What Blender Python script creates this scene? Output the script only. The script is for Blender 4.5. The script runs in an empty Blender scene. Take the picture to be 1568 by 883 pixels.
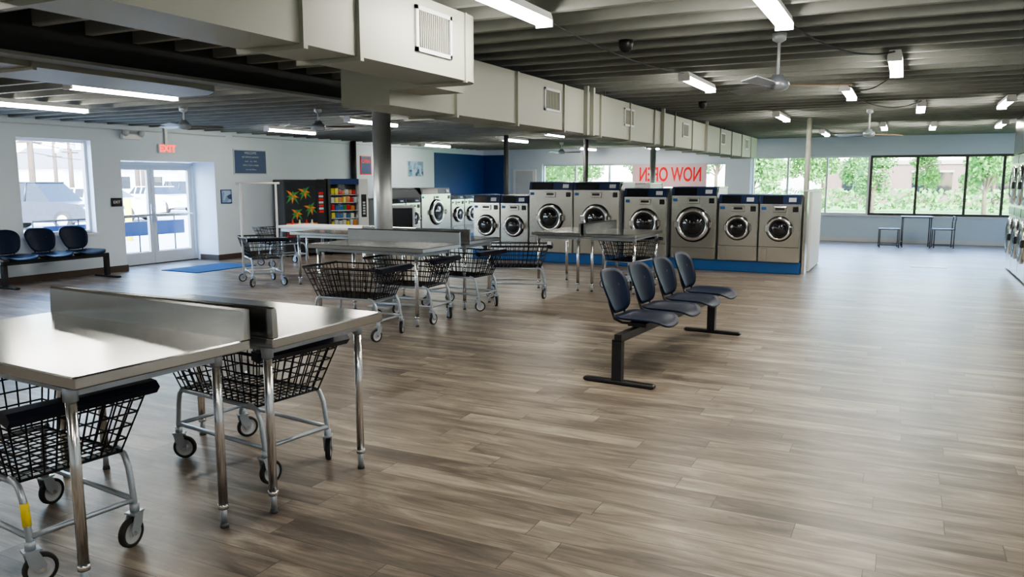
import bpy, math, random
from mathutils import Vector, Matrix
random.seed(7)
D = bpy.data
COL = bpy.context.scene.collection

# ------------------------------------------------------------------ materials
class NT:
    def __init__(s, name):
        s.m = D.materials.new(name); s.m.use_nodes = True
        s.t = s.m.node_tree; s.t.nodes.clear()
        s.out = s.n('ShaderNodeOutputMaterial')
    def n(s, typ, ins=None, **kw):
        nd = s.t.nodes.new(typ)
        for k, v in kw.items(): setattr(nd, k, v)
        if ins:
            for k, v in ins.items():
                sk = nd.inputs[k]
                if isinstance(v, bpy.types.NodeSocket): s.t.links.new(v, sk)
                else: sk.default_value = v
        return nd
    def math(s, op, a, b=0.0, c=0.0):
        return s.n('ShaderNodeMath', {0: a, 1: b, 2: c}, operation=op).outputs[0]
    def mix(s, f, a, b, bt='MIX'):
        nd = s.n('ShaderNodeMix', data_type='RGBA', blend_type=bt)
        for sk, v in ((nd.inputs[0], f), (nd.inputs[6], a), (nd.inputs[7], b)):
            if isinstance(v, bpy.types.NodeSocket): s.t.links.new(v, sk)
            else: sk.default_value = v
        return nd.outputs[2]
    def fin(s, sh): s.t.links.new(sh, s.out.inputs[0]); return s.m

def c4(c): return (c[0], c[1], c[2], 1)

def mat(name, col, rough=.5, metal=0., var=.06, scale=6., bump=0., spec=.5, coat=0., stretch=None):
    t = NT(name)
    tc = t.n('ShaderNodeTexCoord').outputs['Object']
    v = tc
    if stretch:
        v = t.n('ShaderNodeMapping', {'Vector': tc, 'Scale': stretch}).outputs[0]
    nz = t.n('ShaderNodeTexNoise', {'Vector': v, 'Scale': scale, 'Detail': 3.}).outputs['Fac']
    lo = c4([max(0, x * (1 - var)) for x in col]); hi = c4([min(1, x * (1 + var)) for x in col])
    cc = t.mix(nz, lo, hi)
    rr = t.math('MULTIPLY_ADD', nz, rough * .25, rough * .875)
    p = t.n('ShaderNodeBsdfPrincipled', {'Base Color': cc, 'Roughness': rr, 'Metallic': metal,
            'Specular IOR Level': spec, 'Coat Weight': coat})
    if bump:
        b = t.n('ShaderNodeBump', {'Height': nz, 'Strength': bump, 'Distance': .01})
        t.t.links.new(b.outputs[0], p.inputs['Normal'])
    return t.fin(p.outputs[0])

def emis(name, col, st):
    t = NT(name)
    e = t.n('ShaderNodeEmission', {'Color': c4(col), 'Strength': st})
    return t.fin(e.outputs[0])

def glassmat(name, tint=(1, 1, 1), gl=.08):
    t = NT(name)
    a = t.n('ShaderNodeBsdfTransparent', {'Color': c4(tint)})
    b = t.n('ShaderNodeBsdfGlossy', {'Roughness': .02})
    m = t.n('ShaderNodeMixShader', {0: gl, 1: a.outputs[0], 2: b.outputs[0]})
    return t.fin(m.outputs[0])

def floor_mat():
    t = NT('vinyl_plank')
    tc = t.n('ShaderNodeTexCoord').outputs['Object']
    sx = t.n('ShaderNodeSeparateXYZ', {0: tc})
    X, Y = sx.outputs[0], sx.outputs[1]
    W, L = .17, 1.25
    ry = t.math('DIVIDE', Y, W)
    row = t.math('FLOOR', ry)
    wn = t.n('ShaderNodeTexWhiteNoise', {'W': row}, noise_dimensions='1D').outputs['Value']
    rx = t.math('ADD', t.math('DIVIDE', X, L), t.math('MULTIPLY', wn, 7.3))
    pl = t.math('FLOOR', rx)
    idv = t.n('ShaderNodeCombineXYZ', {0: row, 1: pl, 2: 0.})
    w2 = t.n('ShaderNodeTexWhiteNoise', {'Vector': idv.outputs[0]}, noise_dimensions='3D')
    rnd = w2.outputs['Value']
    fy = t.math('FRACT', ry); fx = t.math('FRACT', rx)
    ey = t.math('MINIMUM', fy, t.math('SUBTRACT', 1., fy))
    ex = t.math('MULTIPLY', t.math('MINIMUM', fx, t.math('SUBTRACT', 1., fx)), L / W)
    e = t.math('MINIMUM', ey, ex)
    seam = t.math('LESS_THAN', e, .010)
    off = t.math('MULTIPLY', rnd, 60.)
    gv = t.n('ShaderNodeCombineXYZ', {0: t.math('ADD', t.math('MULTIPLY', X, 1.0), off),
                                     1: t.math('ADD', t.math('MULTIPLY', Y, 6.0), off), 2: off})
    n1 = t.n('ShaderNodeTexNoise', {'Vector': gv.outputs[0], 'Scale': 1.5, 'Detail': 6., 'Roughness': .66, 'Distortion': .7}).outputs['Fac']
    gv2 = t.n('ShaderNodeCombineXYZ', {0: t.math('ADD', t.math('MULTIPLY', X, 3.), off),
                                      1: t.math('MULTIPLY', Y, 60.), 2: off})
    n2 = t.n('ShaderNodeTexNoise', {'Vector': gv2.outputs[0], 'Scale': 1.5, 'Detail': 3.}).outputs['Fac']
    f = t.math('ADD', t.math('MULTIPLY', n1, 1.5), t.math('ADD', t.math('MULTIPLY', n2, .32), t.math('MULTIPLY', rnd, .26)))
    cr = t.n('ShaderNodeValToRGB', {0: t.math('SUBTRACT', f, .53)})
    r = cr.color_ramp
    r.elements[0].position = .20; r.elements[0].color = (.080, .064, .052, 1)
    r.elements[1].position = .88; r.elements[1].color = (.43, .37, .295, 1)
    el = r.elements.new(.42); el.color = (.150, .122, .098, 1)
    el = r.elements.new(.62); el.color = (.250, .208, .165, 1)
    col = t.mix(seam, cr.outputs[0], (.055, .044, .037, 1))
    ro = t.math('MULTIPLY_ADD', n2, .14, .31)
    b = t.n('ShaderNodeBump', {'Height': t.math('SUBTRACT', n2, t.math('MULTIPLY', seam, 1.5)), 'Strength': .12, 'Distance': .004})
    p = t.n('ShaderNodeBsdfPrincipled', {'Base Color': col, 'Roughness': ro, 'Specular IOR Level': .5, 'Normal': b.outputs[0]})
    return t.fin(p.outputs[0])

def brick_mat():
    t = NT('brick')
    tc = t.n('ShaderNodeTexCoord').outputs['Object']
    mp = t.n('ShaderNodeMapping', {'Vector': tc, 'Rotation': (math.pi / 2, 0, 0)})
    b = t.n('ShaderNodeTexBrick', {'Vector': mp.outputs[0], 'Color1': (.22, .12, .10, 1), 'Color2': (.17, .09, .075, 1),
            'Mortar': (.28, .25, .23, 1), 'Scale': 4., 'Mortar Size': .02})
    p = t.n('ShaderNodeBsdfPrincipled', {'Base Color': b.outputs[0], 'Roughness': .9})
    return t.fin(p.outputs[0])

def picture_mat(name, cols, scale=4., rough=.4):
    t = NT(name)
    tc = t.n('ShaderNodeTexCoord').outputs['Object']
    v = t.n('ShaderNodeTexVoronoi', {'Vector': tc, 'Scale': scale})
    cr = t.n('ShaderNodeValToRGB', {0: v.outputs['Color']})
    cr.color_ramp.interpolation = 'CONSTANT'
    e = cr.color_ramp.elements
    n = len(cols)
    e[0].position = 0; e[0].color = c4(cols[0]); e[1].position = 1. / n * 1.0; e[1].color = c4(cols[1])
    for i in range(2, n):
        q = e.new(.25 + .5 * i / n); q.color = c4(cols[i])
    p = t.n('ShaderNodeBsdfPrincipled', {'Base Color': cr.outputs[0], 'Roughness': rough})
    return t.fin(p.outputs[0])

M = {}
M['floor'] = floor_mat()
M['wall'] = mat('wall_paint', (.64, .73, .82), .6, var=.03, scale=1.5)
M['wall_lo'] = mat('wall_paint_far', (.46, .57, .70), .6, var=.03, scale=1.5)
M['navywall'] = mat('navy_paint', (.012, .05, .20), .5, var=.05)
M['ceil'] = mat('ceiling_paint', (.15, .156, .148), .75, var=.25, scale=2., bump=.2)
M['joist'] = mat('joist_paint', (.235, .245, .23), .7, var=.25, scale=3.)
M['duct'] = mat('duct_paint', (.34, .355, .305), .5, var=.08, scale=1.5)
M['beam'] = mat('beam_paint', (.030, .032, .035), .55, var=.1)
M['base'] = mat('brown_base', (.07, .05, .04), .6)
M['steel'] = mat('stainless', (.64, .62, .57), .22, 1., var=.05, scale=2.)
M['steeltop'] = mat('stainless_top', (.62, .63, .63), .18, 1., var=.12, scale=2.5)
M['chrome'] = mat('chrome', (.80, .80, .80), .20, 1., var=.03)
M['galvcol'] = mat('galvanised_column', (.62, .65, .67), .34, .6, var=.08)
M['galv'] = mat('grey_tube', (.42, .47, .53), .35, .6, var=.05)
M['black'] = mat('black_plastic', (.012, .013, .016), .4, var=.2)
M['wire'] = mat('black_wire', (.012, .012, .015), .45, .0, var=.1, spec=.3)
M['handle'] = mat('handle_plastic', (.010, .014, .028), .35, var=.1, spec=.3)
M['dkgrey'] = mat('dark_grey', (.06, .065, .07), .5, var=.1)
M['rubber'] = mat('rubber', (.02, .02, .02), .7)
M['hub'] = mat('wheel_hub', (.55, .57, .60), .4, .3)
M['navy'] = mat('navy_plastic', (.005, .012, .035), .42, var=.15, spec=.16)
M['bluebase'] = mat('blue_base', (.02, .11, .32), .5, var=.05)
M['panelblue'] = mat('panel_blue', (.02, .035, .09), .3, var=.1, spec=.3)
M['panelblk'] = mat('control_black', (.01, .012, .018), .25, var=.1)
M['white'] = mat('white_paint', (.80, .81, .82), .45, var=.03)
M['lite'] = mat('light_grey', (.55, .58, .62), .45, var=.04)
M['drum'] = mat('drum_dark', (.035, .035, .04), .2, .7, var=.3, scale=20.)
M['doorglass'] = mat('door_glass', (.015, .016, .02), .06, var=.2, spec=.8)
M['glass'] = glassmat('window_glass', (.96, .99, 1.0), .05)
M['alu'] = mat('aluminium_frame', (.62, .66, .70), .4, .4, var=.03)
M['dkframe'] = mat('dark_frame', (.06, .055, .05), .4, .4)
M['tube'] = emis('led_lens', (1., .94, .83), 84.)
M['red'] = mat('red_sign', (.80, .02, .02), .5)
M['redprint'] = mat('red_print', (.42, .03, .02), .4)
M['pink'] = mat('banner_vinyl', (.72, .50, .56), .6)
M['redem'] = emis('exit_letters', (1., .06, .05), 3.)
M['signblue'] = mat('sign_blue', (.02, .05, .17), .4)
M['yellow'] = mat('yellow_tag', (.85, .68, .03), .5)
M['orange'] = mat('orange_print', (.75, .22, .03), .4)
M['green'] = mat('palm_green', (.04, .22, .05), .4, var=.3)
M['cream'] = mat('cream_print', (.75, .68, .5), .4)
M['matblue'] = mat('mat_blue', (.02, .10, .27), .95, var=.2, scale=80.)
M['asphalt'] = mat('asphalt', (.42, .42, .42), .9, var=.12, scale=.7)
M['concrete'] = mat('concrete', (.62, .61, .59), .9, var=.08)
M['grass'] = mat('grass', (.14, .30, .07), .95, var=.4, scale=3.)
M['leaf'] = mat('leaves', (.11, .25, .06), .7, var=.5, scale=4.)
M['bark'] = mat('bark', (.13, .09, .06), .9, var=.3)
M['brick'] = brick_mat()
M['tan'] = mat('tan_stucco', (.36, .31, .26), .8)
M['housew'] = mat('house_siding', (.72, .72, .70), .8)
M['roof'] = mat('roof_shingle', (.20, .20, .21), .9, var=.2)
M['wood'] = mat('pole_wood', (.14, .10, .075), .9, var=.2)
M['carA'] = mat('car_grey', (.03, .038, .055), .3, .3, coat=.3)
M['carB'] = mat('car_white', (.70, .71, .73), .25, .0, coat=.6)
M['carC'] = mat('car_red', (.42, .03, .02), .25, .2, coat=.6)
M['pic3'] = picture_mat('framed_photo', [(.10, .25, .45), (.35, .50, .70), (.03, .07, .15), (.2, .32, .5)], 9.)
M['tan_blade'] = mat('fan_blade', (.30, .25, .17), .5)

# ------------------------------------------------------------------ builder
class B:
    def __init__(s):
        s.v = []; s.f = []; s.mi = []; s.sm = []; s.mats = []; s.M = Matrix.Identity(4)
    def mid(s, m):
        if m not in s.mats: s.mats.append(m)
        return s.mats.index(m)
    def add(s, vs, fs, m, smooth=False):
        o = len(s.v); i = s.mid(m)
        for v in vs: s.v.append(tuple(s.M @ Vector(v)))
        for k, f in enumerate(fs):
            s.f.append([o + a for a in f]); s.mi.append(i)
            s.sm.append(smooth[k] if isinstance(smooth, list) else smooth)
    def box(s, x0, x1, y0, y1, z0, z1, m):
        if x0 > x1: x0, x1 = x1, x0
        if y0 > y1: y0, y1 = y1, y0
        v = [(x0, y0, z0), (x1, y0, z0), (x1, y1, z0), (x0, y1, z0), (x0, y0, z1), (x1, y0, z1), (x1, y1, z1), (x0, y1, z1)]
        s.add(v, [(3, 2, 1, 0), (4, 5, 6, 7), (0, 1, 5, 4), (1, 2, 6, 5), (2, 3, 7, 6), (3, 0, 4, 7)], m)
    def rbox(s, x0, x1, y0, y1, z0, z1, m, r=.01):
        r = min(r, (x1 - x0) / 3, (y1 - y0) / 3, (z1 - z0) / 3)
        def ring(d, z):
            a0, a1, b0, b1 = x0 + d, x1 - d, y0 + d, y1 - d
            return [(a0 + r, b0, z), (a1 - r, b0, z), (a1, b0 + r, z), (a1, b1 - r, z), (a1 - r, b1, z), (a0 + r, b1, z), (a0, b1 - r, z), (a0, b0 + r, z)]
        v = ring(r, z0) + ring(0, z0 + r) + ring(0, z1 - r) + ring(r, z1)
        f = [tuple(range(7, -1, -1)), tuple(range(24, 32))]
        for k in range(3):
            for i in range(8):
                j = (i + 1) % 8
                f.append((k * 8 + i, k * 8 + j, k * 8 + 8 + j, k * 8 + 8 + i))
        s.add(v, f, m)
    def prism(s, poly, ax, a, b, m, smooth=False):
        n = len(poly)
        def P(q, t):
            return {'x': (t, q[0], q[1]), 'y': (q[0], t, q[1]), 'z': (q[0], q[1], t)}[ax]
        v = [P(q, a) for q in poly] + [P(q, b) for q in poly]
        f = [(i, (i + 1) % n, n + (i + 1) % n, n + i) for i in range(n)]
        sm = [smooth] * n + [False, False]
        f += [tuple(range(n - 1, -1, -1)), tuple(range(n, 2 * n))]
        s.add(v, f, m, sm)
    def tube(s, pts, r, m, n=8, closed=False, caps=True):
        pts = [Vector(p) for p in pts]; k = len(pts)
        rs = r if isinstance(r, (list, tuple)) else [r] * k
        V = []; F = []
        up = None
        for i, p in enumerate(pts):
            if closed: d = (pts[(i + 1) % k] - pts[i - 1])
            elif i == 0: d = pts[1] - p
            elif i == k - 1: d = p - pts[i - 1]
            else: d = (pts[i + 1] - p).normalized() + (p - pts[i - 1]).normalized()
            d = d.normalized() if d.length > 1e-9 else Vector((0, 0, 1))
            if up is None:
                up = Vector((0, 0, 1)) if abs(d.z) < .9 else Vector((1, 0, 0))
            a = d.cross(up)
            if a.length < 1e-6: a = d.cross(Vector((0, 1, 0)))
            a.normalize(); b = a.cross(d).normalized(); up = b
            for j in range(n):
                t = 2 * math.pi * (j + .5) / n
                V.append(p + a * math.cos(t) * rs[i] + b * math.sin(t) * rs[i])
        m2 = k if closed else k - 1
        for i in range(m2):
            for j in range(n):
                q = (j + 1) % n; i2 = (i + 1) % k
                F.append((i * n + j, i2 * n + j, i2 * n + q, i * n + q))
        sm = [n > 5] * len(F)
        if caps and not closed:
            F.append(tuple(range(n))); F.append(tuple(range((k - 1) * n + n - 1, (k - 1) * n - 1, -1))); sm += [False, False]
        s.add(V, F, m, sm)
    def lathe(s, prof, c, ax, m, n=24, smooth=True, closed=False):
        c = Vector(c); ax = Vector(ax).normalized()
        a = ax.cross(Vector((0, 0, 1)))
        if a.length < 1e-4: a = Vector((1, 0, 0))
        a.normalize(); b = ax.cross(a)
        V = []; F = []
        for (r, h) in prof:
            for j in range(n):
                t = 2 * math.pi * j / n
                V.append(c + ax * h + a * math.cos(t) * r + b * math.sin(t) * r)
        k = len(prof)
        for i in range(k - 1 + (1 if closed else 0)):
            i2 = (i + 1) % k
            for j in range(n):
                q = (j + 1) % n
                F.append((i * n + j, i * n + q, i2 * n + q, i2 * n + j))
        s.add(V, F, m, smooth)
    def torus(s, c, ax, R, r, m, n=28, k=8):
        s.lathe([(R + r * math.cos(2 * math.pi * i / k), r * math.sin(2 * math.pi * i / k)) for i in range(k)], c, ax, m, n, True, True)
    def mesh(s, name, bevel=0):
        me = D.meshes.new(name); me.from_pydata(s.v, [], s.f)
        for m in s.mats: me.materials.append(M[m])
        me.polygons.foreach_set('material_index', s.mi)
        me.polygons.foreach_set('use_smooth', s.sm)
        me.update()
        return me
    def obj(s, name, loc=(0, 0, 0), rz=0, parent=None):
        return inst(s.mesh(name), name, loc, rz, parent)

def inst(me, name, loc=(0, 0, 0), rz=0, parent=None, scale=None):
    o = D.objects.new(name, me); COL.objects.link(o)
    o.location = loc; o.rotation_euler = (0, 0, rz)
    if scale: o.scale = scale
    if parent: o.parent = parent
    return o

def text(body, name, size, loc, rot, m, parent=None, ext=.002, align='CENTER', bold=0., sx=1.):
    c = D.curves.new(name, 'FONT'); c.body = body; c.size = size; c.extrude = ext
    c.align_x = align; c.align_y = 'CENTER'; c.offset = bold
    c.materials.append(M[m])
    o = D.objects.new(name, c); COL.objects.link(o)
    o.location = loc; o.rotation_euler = rot; o.scale = (sx, 1, 1)
    if parent:
        o.parent = parent
        o.matrix_parent_inverse = parent.matrix_world.inverted()
    return o

# ------------------------------------------------------------------ room
XL, XR, YB, YF = -12.4, 2.75, -4.0, 22.7
ZT = 2.97
b = B(); b.box(XL - .8, XR + .2, YB - .2, YF + .25, -.1, 0, 'floor'); b.obj('floor')
b = B(); b.box(XL - .8, XR + .2, YB - .2, YF + .25, ZT, ZT + .15, 'ceil'); b.obj('ceiling')

def wall(name, axis, pos, thick, lo, hi, ops, m, ztop=ZT, m_lo=None):
    b = B()
    def bx(a0, a1, z0, z1, mm=m):
        if a1 - a0 < 1e-4 or z1 - z0 < 1e-4: return
        if axis == 'x': b.box(pos, pos + thick, a0, a1, z0, z1, mm)
        else: b.box(a0, a1, pos, pos + thick, z0, z1, mm)
    cur = lo
    for (a0, a1, z0, z1) in sorted(ops):
        bx(cur, a0, 0, ztop)
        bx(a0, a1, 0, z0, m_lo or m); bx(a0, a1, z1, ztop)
        cur = a1
    bx(cur, hi, 0, ztop)
    return b.obj(name)

DOOR = (9.4, 11.5, 0, 1.96)
WIN1 = (7.6, 8.85, .72, 2.27)
WIN_ADDED = (4.9, 6.7, .72, 2.27)  # out-of-view opening, added to bring daylight onto the left floor
wall('wall_left', 'x', XL, -.22, YB, YF, [DOOR, WIN1, WIN_ADDED], 'wall')
WZ = 2.25; WB = .70
FW = [(-10.3, -4.6, WB, 2.10), (-3.9, 2.6, WB, WZ)]
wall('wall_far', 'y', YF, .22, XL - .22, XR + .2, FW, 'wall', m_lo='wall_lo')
wall('wall_right', 'x', XR, .2, YB, YF, [], 'wall')
wall('wall_back', 'y', YB, -.2, XL, XR + .2, [], 'wall')
b = B(); b.box(XL + .001, XL + .012, 19.7, YF - .012, .0, 2.41, 'navywall'); b.box(XL + .012, -11.55, YF - .012, YF - .001, 0, 2.41, 'navywall'); b.obj('navy_accent_panel')
b = B()
b.box(XL - .72, XL - .22, DOOR[0] - .15, DOOR[0], 0, 2.2, 'wall'); b.box(XL - .72, XL - .22, DOOR[1], DOOR[1] + .15, 0, 2.2, 'wall')
b.box(XL - .72, XL - .22, DOOR[0] - .15, DOOR[1] + .15, 1.96, 2.2, 'wall')
b.obj('wall_entry_recess')
b = B()
for a0, a1 in ((YB, DOOR[0]), (DOOR[1], YF)): b.box(XL, XL + .015, a0, a1, 0, .11, 'base')
b.box(XL - .5, XL + .015, DOOR[0] - .0, DOOR[0] + .015, 0, .11, 'base'); b.box(XL - .5, XL + .015, DOOR[1] - .015, DOOR[1], 0, .11, 'base')
b.obj('baseboard_left')
b = B(); b.box(-11.5, XR, YF - .015, YF, 0, .10, 'lite'); b.obj('baseboard_far')

def window(name, axis, pos, a0, a1, z0, z1, mull, m, fw=.05, dep=.08, hz=None):
    b = B()
    def bx(p0, p1, q0, q1, mm, d0=0, d1=dep):
        if axis == 'x': b.box(pos - d1, pos - d0, p0, p1, q0, q1, mm)
        else: b.box(p0, p1, pos + d0, pos + d1, q0, q1, mm)
    bx(a0, a1, z0, z0 + fw, m); bx(a0, a1, z1 - fw, z1, m)
    bx(a0, a0 + fw, z0 + fw, z1 - fw, m); bx(a1 - fw, a1, z0 + fw, z1 - fw, m)
    for q in mull: bx(q - fw / 2, q + fw / 2, z0 + fw, z1 - fw, m)
    if hz: bx(a0 + fw, a1 - fw, hz - .02, hz + .02, m)
    bx(a0 + fw, a1 - fw, z0 + fw, z1 - fw, 'glass', dep * .45, dep * .55)
    return b.obj(name)
window('window_1', 'x', XL - .12, WIN1[0], WIN1[1], WIN1[2], WIN1[3], [], 'white', .045)
window('added_daylight_window', 'x', XL - .12, WIN_ADDED[0], WIN_ADDED[1], WIN_ADDED[2], WIN_ADDED[3], [5.8], 'white', .045)  # unseen window, fills the opening added for daylight
window('window_3', 'y', YF + .08, -10.3, -4.6, WB, 2.10, [-9.2, -8.1, -7.0, -5.9], 'alu')
window('window_4', 'y', YF + .08, -3.9, -.9, WB, WZ, [-2.95, -1.95], 'alu')
window('window_5', 'y', YF + .08, -.9, 2.6, WB, WZ, [.2, 1.3, 2.1], 'dkframe', .06)
b = B()
b.box(XL - .12, XL + .03, WIN1[0] - .02, WIN1[1] + .02, WIN1[2] - .03, WIN1[2], 'white'); b.obj('trim_1')
b = B(); b.box(-4.6 + .02, -3.9 - .02, YF - .05, YF - .001, 0, ZT, 'wall'); b.obj('trim_2')
b = B(); b.box(-3.9, 2.6, YF - .04, YF + .08, WB - .04, WB, 'lite'); b.obj('trim_3')

def entry_door():
    b = B()
    x0 = XL - .66; x1 = XL - .58
    y0, y1 = DOOR[0] + .02, DOOR[1] - .02
    b.box(x0, x1, y0, y0 + .09, 0, 1.95, 'alu'); b.box(x0, x1, y1 - .06, y1, 0, 1.95, 'alu'); b.box(x0, x1, y0 + .09, y1 - .06, 1.89, 1.95, 'alu')
    ym = (y0 + y1) / 2 + .02
    for a0, a1, s in ((y0 + .09, ym - .005, 1), (ym + .005, y1 - .06, -1)):
        w = .075
        b.box(x0 + .01, x1 - .01, a0, a0 + w, .02, 1.89, 'lite'); b.box(x0 + .01, x1 - .01, a1 - w, a1, .02, 1.89, 'lite')
        b.box(x0 + .01, x1 - .01, a0 + w, a1 - w, 1.80, 1.89, 'lite'); b.box(x0 + .01, x1 - .01, a0 + w, a1 - w, .02, .24, 'lite')
        b.box(x0 + .035, x0 + .041, a0 + w, a1 - w, .24, 1.80, 'glass')
        b.box(x1 - .01, x1 + .05, a0 + w * .5, a1 - w * .5, .93, .965, 'chrome')
        b.tube([(x1 + .02, (a1 - .04) if s > 0 else (a0 + .04), .8), (x1 + .02, (a1 - .04) if s > 0 else (a0 + .04), 1.15)], .012, 'chrome')
    b.box(x0, x1 + .02, y0, y1, 0, .02, 'dkgrey')
    return b.obj('door_1')
entry_door()

# roof joists
b = B()
BX = -5.9
y = YB + .2
while y < YF - .05:
    b.box(BX + .12, XR, y - .03, y + .03, 2.72, ZT, 'joist')
    b.box(XL, BX - .12, y - .03, y + .03, 2.56, ZT, 'joist')
    y += .42
b.obj('roof_joists')
b = B()
b.box(BX - .10, BX + .10, YB, YF, 2.50, 2.525, 'joist'); b.box(BX - .10, BX + .10, YB, YF, 2.875, 2.90, 'beam')
b.box(BX - .012, BX + .012, YB, YF, 2.525, 2.875, 'beam'); b.box(BX - .1, BX + .1, YB, YF, 2.9, ZT, 'ceil')
b.obj('steel_i_beam')

def column(name, x, y, r, ztop, m, plate=True, z0=0.):
    b = B()
    b.tube([(0, 0, 0.015 + z0), (0, 0, ztop)], r, m, 24)
    if plate:
        b.box(-r * 1.5, r * 1.5, -r * 1.5, r * 1.5, z0, z0 + .018, m)
        b.box(-r * 1.5, r * 1.5, -r * 1.3, r * 1.3, ztop - .015, ztop, m)
    return b.obj(name, (x, y, 0))
column('support_column', BX, 8.16, .115, 2.50, 'galvcol')
column('support_column', BX, 15.15, .05, 2.5, 'beam', False, .2)
column('support_column', BX, 19.9, .07, 2.5, 'galvcol', True)
column('support_column', -7.73, 15.17, .05, 2.56, 'beam', False, .2)
column('gas_pipe', -1.64, 15.25, .045, 2.72, 'duct', False, .2)

def flange(b, x0, x1, z0, z1, y, m='duct', p=.025, w=.03):
    b.box(x0 - p, x1 + p, y, y + w, z0 - p, z0 + .0, m)
    b.box(x1, x1 + p, y, y + w, z0, z1, m); b.box(x0 - p, x0, y, y + w, z0, z1, m)
def vent(b, x, y0, y1, z0, z1):
    b.box(x, x + .015, y0, y1, z0, z0 + .025, 'lite'); b.box(x, x + .015, y0, y1, z1 - .025, z1, 'lite')
    b.box(x, x + .015, y0, y0 + .025, z0, z1, 'lite'); b.box(x, x + .015, y1 - .025, y1, z0, z1, 'lite')
    b.box(x, x + .003, y0 + .02, y1 - .02, z0 + .02, z1 - .02, 'dkgrey')
    n = int((y1 - y0 - .05) / .022)
    for i in range(n):
        yy = y0 + .03 + i * .022
        b.box(x + .002, x + .012, yy, yy + .007, z0 + .025, z1 - .025, 'duct')
b = B()
x0, x1, z0, z1, ye = -3.12, -2.72, 2.27, 2.71, 4.98
rr = .18
pl = [(x0, YB + .1), (x1, YB + .1)] + [(x1 - rr + rr * math.cos(t), ye - rr + rr * math.sin(t)) for t in [i * math.pi / 16 for i in range(9)]] + [(x0, ye)]
b.prism(pl, 'z', z0, z1, 'duct')
for yy in (0.6, 1.9, 3.1, 3.55): flange(b, x0, x1, z0, z1, yy)
flange(b, x0, x1, z0, z1, 4.72, 'duct', .012, .02)
vent(b, x1, 4.12, 4.54, 2.38, 2.65)
x0, x1, z0, z1 = -3.95, -3.5, 2.16, 2.66
b.box(x0, x1, 4.95, 21.0, z0, z1, 'duct')
b.box(-3.5, -3.12, 4.95, 5.4, 2.27, 2.66, 'duct')
yy = 5.9
while yy < 21: 
    flange(b, x0, x1, z0, z1, yy); yy += 1.18
for v0 in (7.75, 10.4, 13.5, 16.6, 19.3): vent(b, x1, v0, v0 + .42, 2.34, 2.58)
for yy in (8.9, 9.1, 12.2, 15.2): b.box(x1, x1 + .05, yy, yy + .05, z0 - .02, 2.71, 'duct')
for yy in (5.5, 9.6, 13.0, 17.0): b.box(x1 + .0, x1 + .012, yy, yy + .03, z1, 2.72, 'dkgrey')
b.obj('air_duct')
b = B()
pl = [(-6.95, YB + .1), (-6.1, YB + .1), (-6.1, 5.4), (-6.2, 5.8), (-6.5, 6.0), (-6.95, 6.0)]
b.prism(pl, 'z', 2.47, 2.56, 'duct')
for yy in (1.0, 2.4, 3.9): flange(b, -6.95, -6.1, 2.47, 2.56, yy)
b.obj('air_duct')

# ------------------------------------------------------------------ lights & fans
lb = B()
Lh = .63
lb.prism([(-.06, 0), (.06, 0), (.045, .05), (-.045, .05)], 'y', -Lh, Lh, 'white')
lb.prism([(-.055, 0), (-.045, -.028), (-.02, -.042), (.02, -.042), (.045, -.028), (.055, 0)], 'y', -Lh + .02, Lh - .02, 'tube')
lb.box(-.06, .06, -Lh, -Lh + .02, -.045, 0, 'white'); lb.box(-.06, .06, Lh - .02, Lh, -.045, 0, 'white')
lme = lb.mesh('strip_light')
s = 1.1
R = [(-2.06, 4.0), (-.75, 4.75), (-1.95, 8.1), (-.15, 7.6), (-.65, 9.7), (-1.8, 12.9), (.1, 12.0), (1.05, 11.8),
     (-.45, 16.0), (.35, 16.3), (1.4, 16.2), (-1.6, 17.7)]
for (x, y) in R: inst(lme, 'strip_light', (x * s, y * s, 2.67))
for (x, y) in [(-.6, -.5), (1.6, 1.0), (-4.8, 1.5), (-4.6, -2.2), (1.2, 5.0)]: inst(lme, 'strip_light', (x, y, 2.67))
for (x, y) in [(-9.6, 6.2), (-7.25, 5.6), (-10.2, 11.3), (-7.55, 10.2), (-11.0, 17.6), (-8.0, 16.1), (-8.3, 21.4), (-9.2, 1.5), (-9.0, -2.), (-6.3, 14.6), (-6.4, 21.4)]:
    inst(lme, 'strip_light', (x, y, 2.51))

b = B()
def sag(p, q, d, n=12):
    p = Vector(p); q = Vector(q)
    return [p.lerp(q, i / n) - Vector((0, 0, d * 4 * (i / n) * (1 - i / n))) for i in range(n + 1)]
b.tube(sag((-.83, 5.88, 2.70), (-.17, 7.7, 2.70), .10), .008, 'dkgrey', 6)
b.tube(sag((-.17, 9.02, 2.70), (-.7, 10.0, 2.70), .12), .008, 'dkgrey', 6)
b.tube(sag((-.7, 11.32, 2.70), (.1, 12.55, 2.70), .12), .008, 'dkgrey', 6)
b.tube(sag((-2.3, 5.1, 2.70), (-2.14, 8.25, 2.70), .06), .006, 'dkgrey', 6)
b.obj('light_cable')

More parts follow.
